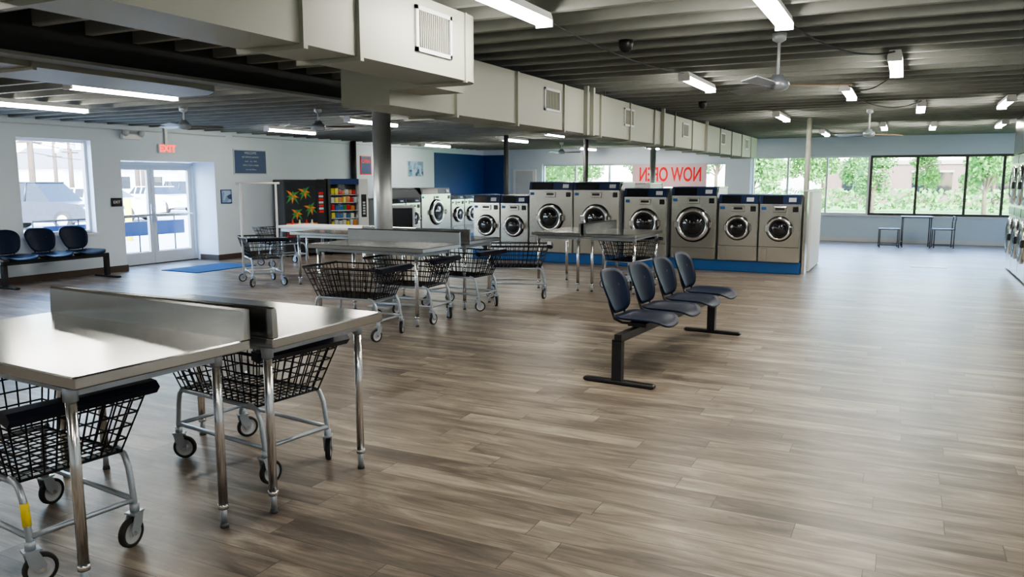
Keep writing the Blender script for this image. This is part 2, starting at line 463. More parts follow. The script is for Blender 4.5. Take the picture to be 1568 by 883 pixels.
def fan_mesh(rad, rod):
    b = B()
    b.tube([(0, 0, 0), (0, 0, -rod)], .012, 'alu', 8)
    b.lathe([(.0, 0), (.055, 0), (.05, -.05), (.015, -.07)], (0, 0, 0), (0, 0, 1), 'alu', 20)
    b.lathe([(0, -rod + .05), (.04, -rod + .05), (.055, -rod + .02), (.085, -rod), (.092, -rod - .03), (.08, -rod - .055), (.045, -rod - .07), (0, -rod - .075)], (0, 0, 0), (0, 0, 1), 'galv', 24)
    for k in range(3):
        a = k * 2 * math.pi / 3
        b.M = Matrix.Rotation(a, 4, 'Z') @ Matrix.Translation((0, 0, -rod - .03)) @ Matrix.Rotation(math.radians(12), 4, 'X')
        v = [(.085, -.02, 0), (.2, -.05, 0), (rad, -.065, 0), (rad + .01, .06, 0), (.2, .05, 0), (.085, .02, 0)]
        b.prism([(p[0], p[1]) for p in v], 'z', -.004, .004, 'tan_blade' if k == 0 else 'galv')
    b.M = Matrix.Identity(4)
    return b.mesh('ceiling_fan')
fm = fan_mesh(.54, .36); fm2 = fan_mesh(.48, .22)
inst(fm, 'ceiling_fan', (-.95, 6.5, 2.72), .30)
inst(fm, 'ceiling_fan', (-.6, 13.9, 2.72), .6)
inst(fm2, 'ceiling_fan', (-7.1, 8.4, 2.56), .3)
inst(fm2, 'ceiling_fan', (-7.9, 18.6, 2.56), .2)
inst(fm2, 'ceiling_fan', (-8.6, 7.5, 2.56), .9)
b = B(); b.lathe([(0, 0), (.06, 0), (.06, -.03), (.05, -.07), (.03, -.095), (0, -.1)], (0, 0, 0), (0, 0, 1), 'black', 20)
b.obj('security_camera_dome', (-2.1, 6.25, 2.72))
inst(D.meshes['security_camera_dome'], 'security_camera_dome', (-2.7, 11.5, 2.72))

# ------------------------------------------------------------------ folding tables
def table_mesh(L, W, H=.89, splash=True):
    b = B()
    b.rbox(-L, 0, 0, W, H - .05, H, 'steeltop', .006)
    if splash:
        b.prism([(W - .035, H), (W, H), (W, H + .135), (W - .02, H + .14), (W - .03, H + .13)], 'x', -L, -.002, 'steeltop')
    for x in (-.13, -L + .13):
        for yv in (.06, W - .09):
            b.tube([(x, yv, .10), (x, yv, H - .05)], .021, 'chrome', 14)
            b.tube([(x, yv, .02), (x, yv, .10)], .015, 'galv', 12)
            b.tube([(x, yv, .0), (x, yv, .02)], [.020, .017], 'dkgrey', 12)
            b.tube([(x, yv, H - .12), (x, yv, H - .05)], .028, 'galv', 14)
            b.tube([(x, yv, .09), (x, yv, .115)], .024, 'chrome', 14)
        b.box(x - .018, x + .018, .07, W - .10, H - .10, H - .05, 'galv')
    b.box(-L + .13, -.13, W * .5 - .03, W * .5 + .03, H - .09, H - .05, 'galv')
    for yv in (.06, W - .09): b.box(-L + .13, -.13, yv - .012, yv + .012, H - .085, H - .05, 'galv')
    return b.mesh('laundry_folding_table')
def mirror_mesh(me):
    m2 = me.copy(); m2.transform(Matrix.Scale(-1, 4, Vector((0, 1, 0)))); m2.flip_normals(); return m2
tm = table_mesh(1.52, .82); tmB = mirror_mesh(tm)
inst(tm, 'laundry_folding_table', (-2.67, 1.77, 0), math.radians(-3.5))
inst(tmB, 'laundry_folding_table', (-2.52, 3.46, 0), math.radians(-1))
tm2 = table_mesh(1.62, .80, .87); tm2B = mirror_mesh(tm2)
inst(tm2, 'laundry_folding_table', (-4.62, 7.10, 0))
inst(tm2B, 'laundry_folding_table', (-4.74, 9.12, 0))
tm3 = table_mesh(1.35, .78, .85); tm3B = mirror_mesh(tm3)
inst(tm3, 'laundry_folding_table', (-4.93, 10.5, 0), -math.pi / 2)
inst(tm3B, 'laundry_folding_table', (-3.33, 10.5, 0), -math.pi / 2)
wt = B()
wt.rbox(-.85, .85, -.38, .38, .80, .84, 'white', .008)
for x in (-.78, .78):
    for yv in (-.31, .31): wt.tube([(x, yv, 0), (x, yv, .80)], .018, 'chrome', 10)
wt.box(-.78, .78, -.33, -.30, .74, .80, 'galv'); wt.box(-.78, .78, .30, .33, .74, .80, 'galv')
wt.obj('white_work_table', (-8.75, 10.55, 0))
inst(table_mesh(1.5, .7, .82, False), 'laundry_folding_table', (-7.0, 9.3, 0))

# ------------------------------------------------------------------ carts
def caster(b, x, y, ang, r=.065):
    M0 = b.M.copy()
    b.M = M0 @ Matrix.Translation((x, y, 0)) @ Matrix.Rotation(ang, 4, 'Z')
    tx = .03
    b.lathe([(r * .76, -.014), (r * .96, -.014), (r, -.008), (r, .008), (r * .96, .014), (r * .76, .014)], (tx, 0, r), (0, 1, 0), 'rubber', 24, True, True)
    b.lathe([(0, -.012), (r * .25, -.014), (r * .3, -.008), (r * .68, -.008), (r * .79, -.013), (r * .79, .013), (r * .68, .008), (r * .3, .008), (r * .25, .014), (0, .012)], (tx, 0, r), (0, 1, 0), 'hub', 24)
    b.tube([(tx, -.026, r), (tx, .026, r)], .009, 'chrome', 10)
    for sy in (-1, 1):
        b.prism([(tx - .013, r - .012), (tx + .013, r - .012), (tx + .02, r + .02), (.022, 2 * r + .018), (-.026, 2 * r + .018), (-.015, r + .03)], 'y', sy * .020, sy * .024, 'galv')
    b.box(-.03, .035, -.026, .026, 2 * r + .016, 2 * r + .024, 'galv')
    b.tube([(0, 0, 2 * r + .02), (0, 0, 2 * r + .06)], .02, 'galv', 12)
    b.M = M0

def cart_mesh(seed, frame='galv', pole=False, tag=False):
    rnd = random.Random(seed)
    b = B()
    zt, zb = .72, .42
    T = [(-.45, -.29), (.44, -.29), (.44, .29), (-.45, .29)]
    Bt = [(-.34, -.21), (.33, -.21), (.33, .21), (-.34, .21)]
    def side(p0, p1, q0, q1, n, r=.0042):
        for i in range(n + 1):
            f = i / n
            a = Vector((p0[0] + (p1[0] - p0[0]) * f, p0[1] + (p1[1] - p0[1]) * f, zt))
            c = Vector((q0[0] + (q1[0] - q0[0]) * f, q0[1] + (q1[1] - q0[1]) * f, zb))
            b.tube([a, c], r, 'wire', 5, caps=False)
    side(T[0], T[1], Bt[0], Bt[1], 13); side(T[3], T[2], Bt[3], Bt[2], 13)
    side(T[1], T[2], Bt[1], Bt[2], 9); side(T[0], T[3], Bt[0], Bt[3], 9)
    for k in range(6):
        f = k / 5; z = zt + (zb - zt) * f
        P = [(T[i][0] + (Bt[i][0] - T[i][0]) * f, T[i][1] + (Bt[i][1] - T[i][1]) * f, z) for i in range(4)]
        b.tube(P, .009 if k == 0 else (.0065 if k == 5 else .0044), 'wire', 6, closed=True)
    for i in range(1, 13):
        x = Bt[0][0] + (Bt[1][0] - Bt[0][0]) * i / 13
        b.tube([(x, -.21, zb), (x, .21, zb)], .0038, 'wire', 5, caps=False)
    for i in range(1, 9):
        y = -.21 + .42 * i / 9
        b.tube([(-.34, y, zb), (.33, y, zb)], .0038, 'wire', 5, caps=False)
    b.prism([(.415, zt - .02), (.475, zt - .035), (.50, zt - .005), (.475, zt + .02), (.42, zt + .025)], 'y', -.305, .305, 'handle')
    b.tube([(-.455, -.29, zt + .005), (-.455, .29, zt + .005)], .013, 'black', 8)
    r = .0135
    for sy in (-.22, .22):
        b.tube([(-.31, sy, .425), (-.345, sy, .39), (-.36, sy, .33), (-.375, sy, .2), (-.375, sy, .165)], r, frame, 10)
        b.tube([(.27, sy, .425), (.33, sy, .405), (.36, sy, .35), (.385, sy, .2), (.385, sy, .165)], r, frame, 10)
        b.tube([(-.375, sy, .205), (.385, sy, .205)], r * .9, frame, 10)
        b.tube([(-.33, sy, .412), (.30, sy, .412)], r * .8, frame, 10)
    for x in (-.375, .385): b.tube([(x, -.22, .205), (x, .22, .205)], r * .9, frame, 10)
    b.tube([(-.33, -.22, .412), (-.33, .22, .412)], r * .8, frame, 8); b.tube([(.29, -.22, .412), (.29, .22, .412)], r * .8, frame, 8)
    if tag:
        b.tube([(.377, -.22, .25), (.366, -.22, .34)], .0165, 'yellow', 10)
    for (x, y) in ((-.375, -.22), (-.375, .22), (.385, -.22), (.385, .22)):
        caster(b, x, y, rnd.uniform(-2.6, 2.6))
    if pole:
        for y in (-.27, .27):
            b.tube([(-.12, y, .19), (-.12, y, 1.56)], .017, 'white', 10)
        b.tube([(-.12, -.33, 1.56), (-.12, .33, 1.56)], .017, 'white', 10)
        b.tube([(-.12, -.27, .205), (-.12, .27, .205)], .012, 'white', 8)
    return b.mesh('laundry_cart')
cm1 = cart_mesh(1, tag=True); cm2 = cart_mesh(5); cm3 = cart_mesh(9); cmp = cart_mesh(3, pole=True)
cm4 = cart_mesh(14)
inst(cm1, 'laundry_cart', (-3.38, 2.03, 0), math.radians(-6))
inst(cm2, 'laundry_cart', (-3.30, 3.24, 0), math.radians(-7))
inst(cm3, 'laundry_cart', (-5.05, 6.50, 0), math.radians(4))
inst(cm2, 'laundry_cart', (-5.06, 7.52, 0), math.radians(3))
inst(cm4, 'laundry_cart', (-5.02, 8.6, 0), math.radians(-4))
inst(cm3, 'laundry_cart', (-4.80, 9.75, 0), math.radians(24))
inst(cm2, 'laundry_cart', (-3.70, 11.4, 0), math.radians(80))
inst(cmp, 'laundry_cart', (-8.98, 9.2, 0), math.radians(-35))
inst(cm3, 'laundry_cart', (-10.6, 11.4, 0), math.radians(70))

# ------------------------------------------------------------------ benches
def pad(b, cx, cz, a, c, fn, m, n=32, rings=6, th=.014, e=.55):
    def pt(r, t):
        ct, st = math.cos(t), math.sin(t)
        return (a * r * math.copysign(abs(ct) ** e, ct), c * r * math.copysign(abs(st) ** e, st))
    V = []; F = []
    for sgn in (0, 1):
        for i in range(rings + 1):
            r = i / rings
            for j in range(n):
                u, w = pt(r, 2 * math.pi * j / n)
                p, nn = fn(u, w)
                V.append(Vector(p) - Vector(nn) * th * sgn)
    N = n * (rings + 1)
    for i in range(rings):
        for j in range(n):
            q = (j + 1) % n
            F.append((i * n + j, (i + 1) * n + j, (i + 1) * n + q, i * n + q))
            F.append((N + i * n + j, N + i * n + q, N + (i + 1) * n + q, N + (i + 1) * n + j))
    for j in range(n):
        q = (j + 1) % n
        F.append((rings * n + j, N + rings * n + j, N + rings * n + q, rings * n + q))
    b.add(V, F, m, True)

def seat_parts(b, y):
    def seat(u, w):
        z = .455 + .030 * (w / .24) ** 2 - .03 * max(0, (u - .12) / .11) ** 2 + .02 * max(0, (-u - .1) / .12) ** 2
        return (.05 + u, y + w, z), (0, 0, 1)
    pad(b, 0, 0, .235, .255, seat, 'navy')
    def back(u, w):
        f = (u + .19) / .38
        ww = w * (.74 + .26 * min(1, f * 1.6))
        x = -.195 - .13 * f + .045 * (w / .235) ** 2
        return (x, y + ww, .675 + u), (1, 0, .25)
    pad(b, 0, 0, .185, .245, back, 'navy', e=.6)
    for sy in (-.12, .12):
        b.tube([(.1, y + sy, .425), (-.12, y + sy, .425), (-.19, y + sy, .45), (-.23, y + sy, .56), (-.272, y + sy, .72)], .011, 'black', 8)
    b.box(-.06, .10, y - .14, y + .14, .405, .435, 'black')
def bench_mesh(n, sp, postpos, name='waiting_bench'):
    b = B()
    for i in range(n): seat_parts(b, (i + .5) * sp)
    b.box(-.01, .05, postpos[0] - .03, postpos[-1] + .03, .345, .405, 'black')
    for p in postpos:
        b.box(-.03, .05, p - .03, p + .03, .03, .36, 'black')
        b.rbox(-.28, .32, p - .035, p + .035, .0, .035, 'black', .01)
    return b.mesh(name)
bm4 = bench_mesh(4, .60, [-.20, 2.28])
inst(bm4, 'waiting_bench', (-1.96, 6.0, 0), math.radians(-4.5))
bm3 = bench_mesh(3, .56, [.1, 1.78])
inst(bm3, 'waiting_bench', (-11.95, 6.88, 0), 0)

# ------------------------------------------------------------------ washers
def washer_mesh(w, d, h, dz, dr, name='front_load_washer', style=0):
    b = B()
    zb = 0
    x0, x1 = -w / 2 + .006, w / 2 - .006
    b.rbox(x0, x1, .03, d, zb, h - .02, 'lite', .012)
    ph = .16 if h > 1.1 else .12
    b.rbox(x0, x1, 0, .05, zb, h - ph, 'steel', .01)
    b.prism([(.0, h - ph), (.05, h - ph), (.22, h), (.06, h), (.035, h - .01)], 'x', x0, x1, 'panelblue')
    b.prism([(-.004, h - ph + .01), (.0, h - ph + .01), (.032, h - .02), (.028, h - .02)], 'x', x0 + .05, x0 + w * .55, 'panelblk')
    b.box(x0, x1, .06, d, h - .02, h, 'dkgrey' if style else 'steel')
    b.prism([(-.006, h - ph + .04), (.004, h - ph + .04), (.02, h - .05), (.01, h - .05)], 'x', x1 - .20, x1 - .08, 'lite')
    b.box(x0 + .01, x1 - .01, -.006, 0, h - ph - .012, h - ph, 'chrome')
    b.rbox(-.11, .11, -.022, .0, h - ph - .14, h - ph - .04, 'steel', .008)
    b.rbox(-.075, .075, -.03, -.02, h - ph - .10, h - ph - .06, 'black', .004)
    b.rbox(x1 - .13, x1 - .04, -.012, .0, h - ph - .13, h - ph - .04, 'panelblk', .003)
    b.box(x0 + .03, x0 + .11, -.004, 0, h - ph - .10, h - ph - .05, 'bluebase')
    ax = (0, -1, 0)
    c = (0, 0, dz)
    b.lathe([(dr * 1.10, 0), (dr * 1.10, .018), (dr * 1.05, .03), (dr * .98, .035)], c, ax, 'panelblk', 40)
    b.lathe([(dr, .01), (dr, .05), (dr * .95, .065), (dr * .84, .068), (dr * .78, .055), (dr * .76, .03)], c, ax, 'chrome', 40)
    b.lathe([(dr * .78, .045), (dr * .66, .052), (dr * .62, .04)], c, ax, 'black', 40)
    b.lathe([(dr * .64, .038), (dr * .54, .055), (dr * .35, .07), (dr * .15, .078), (0, .08)], c, ax, 'doorglass', 40)
    b.torus((0, -.05, dz), ax, dr * .45, .006, 'drum', 30, 6)
    b.rbox(-dr * 1.18, -dr * .85, -.07, -.01, dz - .06, dz + .06, 'chrome', .01)
    b.rbox(dr * .86, dr * 1.16, -.085, -.02, dz - .05, dz + .05, 'chrome', .012)
    b.tube([(dr * 1.02, -.09, dz - .06), (dr * 1.02, -.11, dz), (dr * 1.02, -.09, dz + .07)], .012, 'black', 8)
    zl = max(.08, dz - dr * 1.1 - .10)
    b.box(x0 + .005, x1 - .005, -.004, 0, zl, zl + .008, 'dkgrey')
    b.rbox(x0 + .06, x0 + .15, -.01, 0, .03, zl - .02, 'steel', .004)
    return b.mesh(name)
BASE = .20
FY = 14.1
row = [(-7.95, -7.33, 1.31, .70, .20), (-7.32, -6.70, 1.31, .70, .20), (-6.68, -5.75, 1.58, .88, .255), (-5.74, -4.80, 1.58, .88, .255),
       (-4.72, -3.90, 1.46, .82, .25), (-3.82, -3.00, 1.49, .82, .29), (-2.97, -2.28, 1.36, .78, .20), (-2.27, -1.58, 1.36, .78, .20)]
cache = {}
def washer(x0, x1, h, dz, dr, y, rz=0, base=BASE, depth=.95):
    k = (round(x1 - x0, 2), h, dz, dr, depth)
    if k not in cache: cache[k] = washer_mesh(x1 - x0, depth, h - base, dz - base, dr)
    inst(cache[k], 'front_load_washer', ((x0 + x1) / 2, y, base), rz)
for r_ in row: washer(*r_, FY)
for i, (a, c_) in enumerate([(-7.95, -7.2), (-7.2, -6.45), (-6.4, -5.5), (-5.5, -4.6), (-4.5, -3.8), (-3.8, -3.1), (-3.0, -2.3), (-2.3, -1.6)]):
    hh = 1.30 if i not in (2, 3) else 1.55
    washer(a, c_, hh, .75, .21, 16.35, math.pi)
b = B()
b.rbox(-8.0, -1.56, FY + .05, 16.30, 0, BASE, 'bluebase', .01)
b.obj('washer_plinth')
b = B()
b.box(-7.6, -6.05, 15.24, 15.37, BASE, 1.28, 'lite'); b.box(-5.75, -1.75, 15.24, 15.37, BASE, 1.28, 'lite')
b.obj('service_bulkhead')
b = B()
b.box(-1.55, -1.50, FY + .1, 16.4, 0, 1.42, 'steel'); b.box(-1.50, -1.47, FY + .55, 16.35, .02, 1.40, 'white')
b.box(-1.56, -1.46, FY + .08, 16.42, 1.42, 1.44, 'lite')
b.obj('island_end_panel')

def wallwasher(y0, y1, h, dz, dr, xf=-10.8, base=.15, depth=1.2):
    k = (round(y1 - y0, 2), h, dz, dr, depth, 'w')
    if k not in cache: cache[k] = washer_mesh(y1 - y0, depth, h - base, dz - base, dr)
    inst(cache[k], 'front_load_washer', (xf, (y0 + y1) / 2, base), math.pi / 2)
wallwasher(15.2, 15.85, 1.18, .68, .19); wallwasher(15.87, 16.5, 1.18, .68, .19)
wallwasher(16.55, 17.95, 1.42, .80, .30)
for i in range(4): wallwasher(18.0 + i * .7, 18.68 + i * .7, 1.22, .7, .19)
b = B(); b.rbox(-12.3, -10.85, 15.2, 20.8, 0, .15, 'bluebase', .01); b.obj('washer_plinth')

def dryer_mesh():
    b = B()
    w = .86
    b.rbox(-w / 2, w / 2, .0, .95, 0.02, 2.05, 'steel', .012)
    for dz in (.62, 1.52):
        b.lathe([(.34, 0), (.34, .02), (.31, .045), (.24, .05), (.22, .03)], (0, 0, dz), (0, -1, 0), 'chrome', 36)
        b.lathe([(.31, .046), (.25, .056), (.22, .04)], (0, 0, dz), (0, -1, 0), 'black', 36)
        b.lathe([(.23, .03), (.15, .05), (0, .06)], (0, 0, dz), (0, -1, 0), 'doorglass', 36)
        b.rbox(.29, .36, -.075, -.01, dz - .06, dz + .06, 'black', .01)
    b.rbox(-w / 2 + .02, w / 2 - .02, -.012, 0, 1.0, 1.14, 'panelblue', .004)
    b.rbox(-w / 2 + .02, w / 2 - .02, -.012, 0, 1.90, 2.03, 'panelblue', .004)
    return b.mesh('stacked_dryer')
dm = dryer_mesh()
for i in range(9):
    inst(dm, 'stacked_dryer', (1.70, 9.1 + .88 * i + .43, 0), -math.pi / 2)
b = B(); b.box(1.70, XR - .002, 9.08, 17.05, 2.06, 2.71, 'panelblk'); b.obj('dryer_bulkhead')

# ------------------------------------------------------------------ vending machines (front = -y local)
def snack_machine(w, d, h):
    b = B(); rnd = random.Random(4)
    b.rbox(-w / 2, w / 2, .20, d, .06, h, 'white', .015)
    xg = w / 2 - .22
    b.rbox(xg, w / 2, 0, .21, .06, h, 'white', .01)
    b.box(-w / 2, -w / 2 + .05, 0, .21, .06, h, 'dkgrey'); b.box(-w / 2 + .05, xg, 0, .21, .06, .42, 'panelblk')
    b.box(-w / 2 + .05, xg, 0, .21, h - .12, h, 'signblue')
    b.box(-w / 2 + .05, xg, .195, .2, .42, h - .12, 'dkgrey')
    b.box(-w / 2 + .05, xg, .006, .010, .42, h - .12, 'glass')
    n = 6
    for k in range(n):
        z = .45 + (h - .62) * k / n
        b.box(-w / 2 + .05, xg, .03, .195, z - .012, z, 'alu')
        x = -w / 2 + .08
        while x < xg - .09:
            ww = rnd.uniform(.055, .085)
            b.rbox(x, x + ww, .05, .15, z + .002, z + rnd.uniform(.09, .14), rnd.choice(['orange', 'red', 'yellow', 'bluebase', 'cream', 'green', 'lite']), .006)
            x += ww + .015
    b.rbox(xg + .05, w / 2 - .05, -.012, 0, .8, 1.3, 'panelblk', .004)
    for i in range(5): b.rbox(xg + .08, w / 2 - .08, -.018, -.010, .86 + i * .06, .90 + i * .06, 'lite', .003)
    b.rbox(-w / 2 + .15, xg - .12, -.015, 0, .16, .34, 'dkgrey', .01)
    for x in (-w / 2 + .08, w / 2 - .08):
        for y in (.1, d - .1): b.tube([(x, y, 0), (x, y, .06)], .025, 'black', 8)
    return b.mesh('snack_vending_machine')
def drink_machine(w, d, h):
    b = B()
    b.rbox(-w / 2, w / 2, .03, d, .06, h, 'dkgrey', .015)
    b.rbox(-w / 2, w / 2, 0, .04, .06, h, 'black', .012)
    b.box(-w / 2 + .03, w / 2 - .22, -.004, 0, .42, h - .05, 'panelblk')
    b.box(-w / 2 + .03, w / 2 - .22, -.006, -.004, .42, .66, 'redprint'); b.box(-w / 2 + .03, w / 2 - .22, -.007, -.004, .66, .71, 'orange')
    # fern / palm fronds print
    for cx, cz, sc in ((-.28, 1.28, .9), (-.02, 1.36, .8), (.10, 1.02, .8), (-.20, .92, .75)):
        for a in range(8):
            t = a * 2 * math.pi / 8 + .2 + cx
            L_ = (.22 if a % 2 else .15) * sc
            ux, uz = math.cos(t), math.sin(t); nx, nz = -uz, ux
            px = min(cx + ux * L_, w / 2 - .23); px = max(px, -w / 2 + .04)
            pts = [(cx, cz), (cx + ux * L_ * .35 + nx * .03, cz + uz * L_ * .35 + nz * .03), (px, cz + uz * L_ - .03), (cx + ux * L_ * .4 - nx * .025, cz + uz * L_ * .4 - nz * .025)]
            b.prism(pts, 'y', -.010, -.004, 'green' if a % 3 else 'orange')
    for bx_ in (-.30, -.15, .0, .12):
        b.lathe([(0, .44), (.045, .44), (.05, .48), (.048, .62), (.03, .70), (.015, .74), (.015, .78), (0, .78)], (bx_, -.006, 0), (0, 0, 1), 'red' if bx_ in (-.30, .0) else 'cream', 12)
    b.rbox(w / 2 - .20, w / 2 - .05, -.012, 0, .6, 1.45, 'panelblk', .004)
    for i in range(7): b.rbox(w / 2 - .18, w / 2 - .08, -.02, -.01, .92 + i * .065, .965 + i * .065, 'lite' if i % 2 else 'red', .003)
    b.rbox(-w / 2 + .2, w / 2 - .3, -.015, 0, .14, .34, 'panelblk', .006)
    for x in (-.4, .4):
        for y in (.1, .68): b.tube([(x, y, 0), (x, y, .06)], .025, 'black', 8)
    return b.mesh('drink_vending_machine')
RV = math.radians(60)
inst(drink_machine(.92, .76, 1.62), 'drink_vending_machine', (-11.38, 12.98, 0), RV)
inst(snack_machine(.92, .76, 1.64), 'snack_vending_machine', (-10.90, 13.81, 0), RV)
b = B(); b.rbox(-.3, .3, 0, .45, 0, 1.05, 'lite', .02); b.rbox(-.24, .24, -.015, 0, .55, 1.0, 'panelblk', .01); b.rbox(-.2, .2, -.02, 0, .1, .4, 'steel', .01)
b.obj('change_machine', (-9.95, 14.45, 0), math.radians(50))

# ------------------------------------------------------------------ signs
def sign(name, y0, y1, z0, z1, m, x=XL, border=None):
    b = B(); b.box(x, x + .02, y0, y1, z0, z1, border or m)
    if border: b.box(x + .02, x + .023, y0 + .02, y1 - .02, z0 + .02, z1 - .02, m)
    return b.obj(name)
RX = (math.pi / 2, 0, math.pi / 2)
s1 = sign('information_sign', 12.0, 12.92, 1.73, 2.24, 'signblue', border='lite')
for i, (tx, sz) in enumerate((('WELCOME', .07), ('SELF SERVICE LAUNDRY', .045), ('wash - dry - fold', .05), ('OPEN 7 DAYS A WEEK', .045), ('Last wash 9:00 pm', .04))):
    text(tx, 'sign_text', sz, (XL + .025, 12.46, 2.17 - i * .085), RX, 'lite', s1, .001)
s2 = sign('instruction_poster', 11.62, 11.9, 1.14, 1.42, 'pic3', border='signblue')
s3 = sign('door_exit_plate', 9.16, 9.36, 1.15, 1.30, 'panelblk'); text('EXIT', 'exit_text', .07, (XL + .022, 9.26, 1.225), RX, 'white', s3, .001)
s4 = sign('wall_poster', 16.2, 16.65, 1.75, 2.22, 'signblue', border='red')
text('OPEN', 'poster_text', .13, (XL + .025, 16.42, 2.08), RX, 'red', s4, .001, bold=.004)
s5 = sign('framed_picture', 18.3, 19.1, 1.70, 2.15, 'pic3', border='alu')
b = B(); b.rbox(XL + .0, XL + .06, 10.17, 10.55, 2.10, 2.27, 'white', .01); b.box(XL + .02, XL + .04, 10.33, 10.39, 2.27, 2.56, 'white')
s6 = b.obj('exit_sign'); text('EXIT', 'exit_text', .17, (XL + .062, 10.36, 2.185), RX, 'redem', s6, .001, bold=.008)
b = B(); b.rbox(XL, XL + .08, 9.42, 9.80, 2.32, 2.42, 'white', .01)
for yy in (9.45, 9.77): b.lathe([(0, 0), (.045, 0), (.06, .06), (0, .065)], (XL + .07, yy, 2.44), (1, 0, -.3), 'lite', 16)
b.obj('emergency_light')
b = B(); b.rbox(XL, XL + .02, 14.2, 14.28, 1.2, 1.32, 'lite', .004); b.obj('light_switch')
b = B(); b.tube([(XL + .08, 15.85, 1.15), (XL + .08, 15.85, 2.56)], .07, 'black', 14); b.obj('drain_riser_pipe')
b = B(); b.tube([(XL + .02, 12.0, 2.50), (XL + .02, 19.6, 2.50)], .012, 'lite', 8); b.tube([(XL + .02, 4.0, 2.48), (XL + .02, 11.8, 2.48)], .012, 'lite', 8); b.obj('wall_conduit')
b = B(); b.box(-7.35, -5.15, YF + .02, YF + .024, 1.42, 2.08, 'pink')
bn = b.obj('now_open_banner')
text('NOW OPEN', 'banner_text', .56, (-6.22, YF + .018, 1.76), (math.pi / 2, 0, math.pi), 'red', bn, .001, bold=.012, sx=.6)
b = B(); b.box(-11.9, -11.0, 9.7, 11.1, 0, .012, 'matblue'); b.obj('entrance_mat')
b = B(); b.box(.15, .75, 16.4, 16.75, 0, .006, 'white'); b.obj('white_floor_patch')  # thin white rectangle lying on the floor

b = B(); b.box(-11.3, -10.5, YF - .04, YF - .001, 0, 1.95, 'white'); b.box(-11.2, -10.6, YF - .05, YF - .04, .05, 1.9, 'lite')
b.lathe([(0, 0), (.025, 0), (.03, .04), (0, .05)], (-10.68, YF - .05, .95), (0, -1, 0), 'chrome', 12); b.obj('door_2')

# ------------------------------------------------------------------ bistro set
def bistro_table():
    b = B()
    b.rbox(-.34, .34, -.30, .30, .72, .745, 'dkgrey', .005)
    for x in (-.30, .30):
        for y in (-.26, .26): b.tube([(x, y, 0), (x, y, .72)], .014, 'dkgrey', 8)
        b.tube([(x, -.26, .12), (x, .26, .12)], .010, 'dkgrey', 8)
    return b.mesh('bistro_table')
def bistro_chair(back=True):
    b = B()
    b.rbox(-.23, .23, -.2, .2, .43, .455, 'dkgrey', .006)
    for x in (-.21, .21):
        for y in (-.18, .18): b.tube([(x, y, 0), (x, y, .43)], .013, 'dkgrey', 8)
        b.tube([(x, -.18, .06), (x, .18, .06)], .010, 'dkgrey', 8)
    for y in (-.18, .18): b.tube([(-.21, y, .06), (.21, y, .06)], .010, 'dkgrey', 8)
    if back:
        b.tube([(-.21, -.18, .43), (-.21, -.2, .60), (-.23, -.2, .74)], .013, 'dkgrey', 8); b.tube([(-.21, .18, .43), (-.21, .2, .60), (-.23, .2, .74)], .013, 'dkgrey', 8)
        b.tube([(-.23, -.2, .74), (-.23, .2, .74)], .013, 'dkgrey', 8); b.tube([(-.22, -.2, .62), (-.22, .2, .62)], .010, 'dkgrey', 8)
    return b.mesh('bistro_chair' if back else 'bistro_stool')
inst(bistro_table(), 'bistro_table', (.25, 21.4, 0), .05)
inst(bistro_chair(False), 'bistro_stool', (-.33, 21.1, 0), 0.1); inst(bistro_chair(), 'bistro_chair', (.84, 21.5, 0), math.pi + .1)

# ------------------------------------------------------------------ outdoors
G0 = -.12
b = B(); b.box(-160, XL - .8, -60, 160, -.25, G0, 'asphalt'); b.obj('parking_lot')
b = B(); b.box(XL - 2.6, XL - .8, -10, 26, G0, -.02, 'concrete'); b.obj('sidewalk')
b = B(); b.box(XL - .8, 120, YF + .25, 160, -.25, G0, 'grass'); b.obj('lawn')
b = B(); b.box(XL - .7, 120, 40, 43.5, G0, G0 + .02, 'asphalt'); b.obj('street')
b = B(); b.box(-6, 14, 66, 78, G0, 2.8, 'brick'); b.box(-6.1, 14.1, 65.9, 78.1, 2.8, 3.1, 'tan')
for i in range(4):
    x = -4.5 + i * 4.8
    b.box(x, x + 2.6, 65.93, 66.05, .6, 2.2, 'doorglass'); b.box(x - .1, x + 2.7, 65.9, 65.95, 2.2, 2.35, 'tan')
b.obj('brick_building')
def tree_mesh(seed, hgt=4.2):
    rnd = random.Random(seed); b = B()
    b.tube([(0, 0, 0), (.03, 0, hgt * .3), (-.02, .03, hgt * .6)], [.10, .07, .04], 'bark', 8)
    cl = []
    for i in range(11):
        a = rnd.uniform(0, 6.28); rr_ = rnd.uniform(.2, .75)
        p = Vector((rr_ * math.cos(a), rr_ * math.sin(a), hgt * rnd.uniform(.38, .9)))
        cl.append((p, rnd.uniform(.45, .7)))
        b.tube([(0, 0, hgt * .32), p * .7 + Vector((0, 0, hgt * .1)), p], [.035, .02, .01], 'bark', 5)
    for (p, rad) in cl:
        for _ in range(330):
            d = Vector((rnd.gauss(0, 1), rnd.gauss(0, 1), rnd.gauss(0, 1))).normalized() * rad * rnd.random() ** .4
            q = p + d; s_ = rnd.uniform(.05, .11)
            u = Vector((rnd.gauss(0, 1), rnd.gauss(0, 1), rnd.gauss(0, 1))).normalized(); w = u.orthogonal().normalized()
            b.add([q - u * s_, q + w * s_ * .6, q + u * s_, q - w * s_ * .6], [(0, 1, 2, 3)], 'leaf')
    return b.mesh('young_tree')
t1 = tree_mesh(1); t2 = tree_mesh(2)
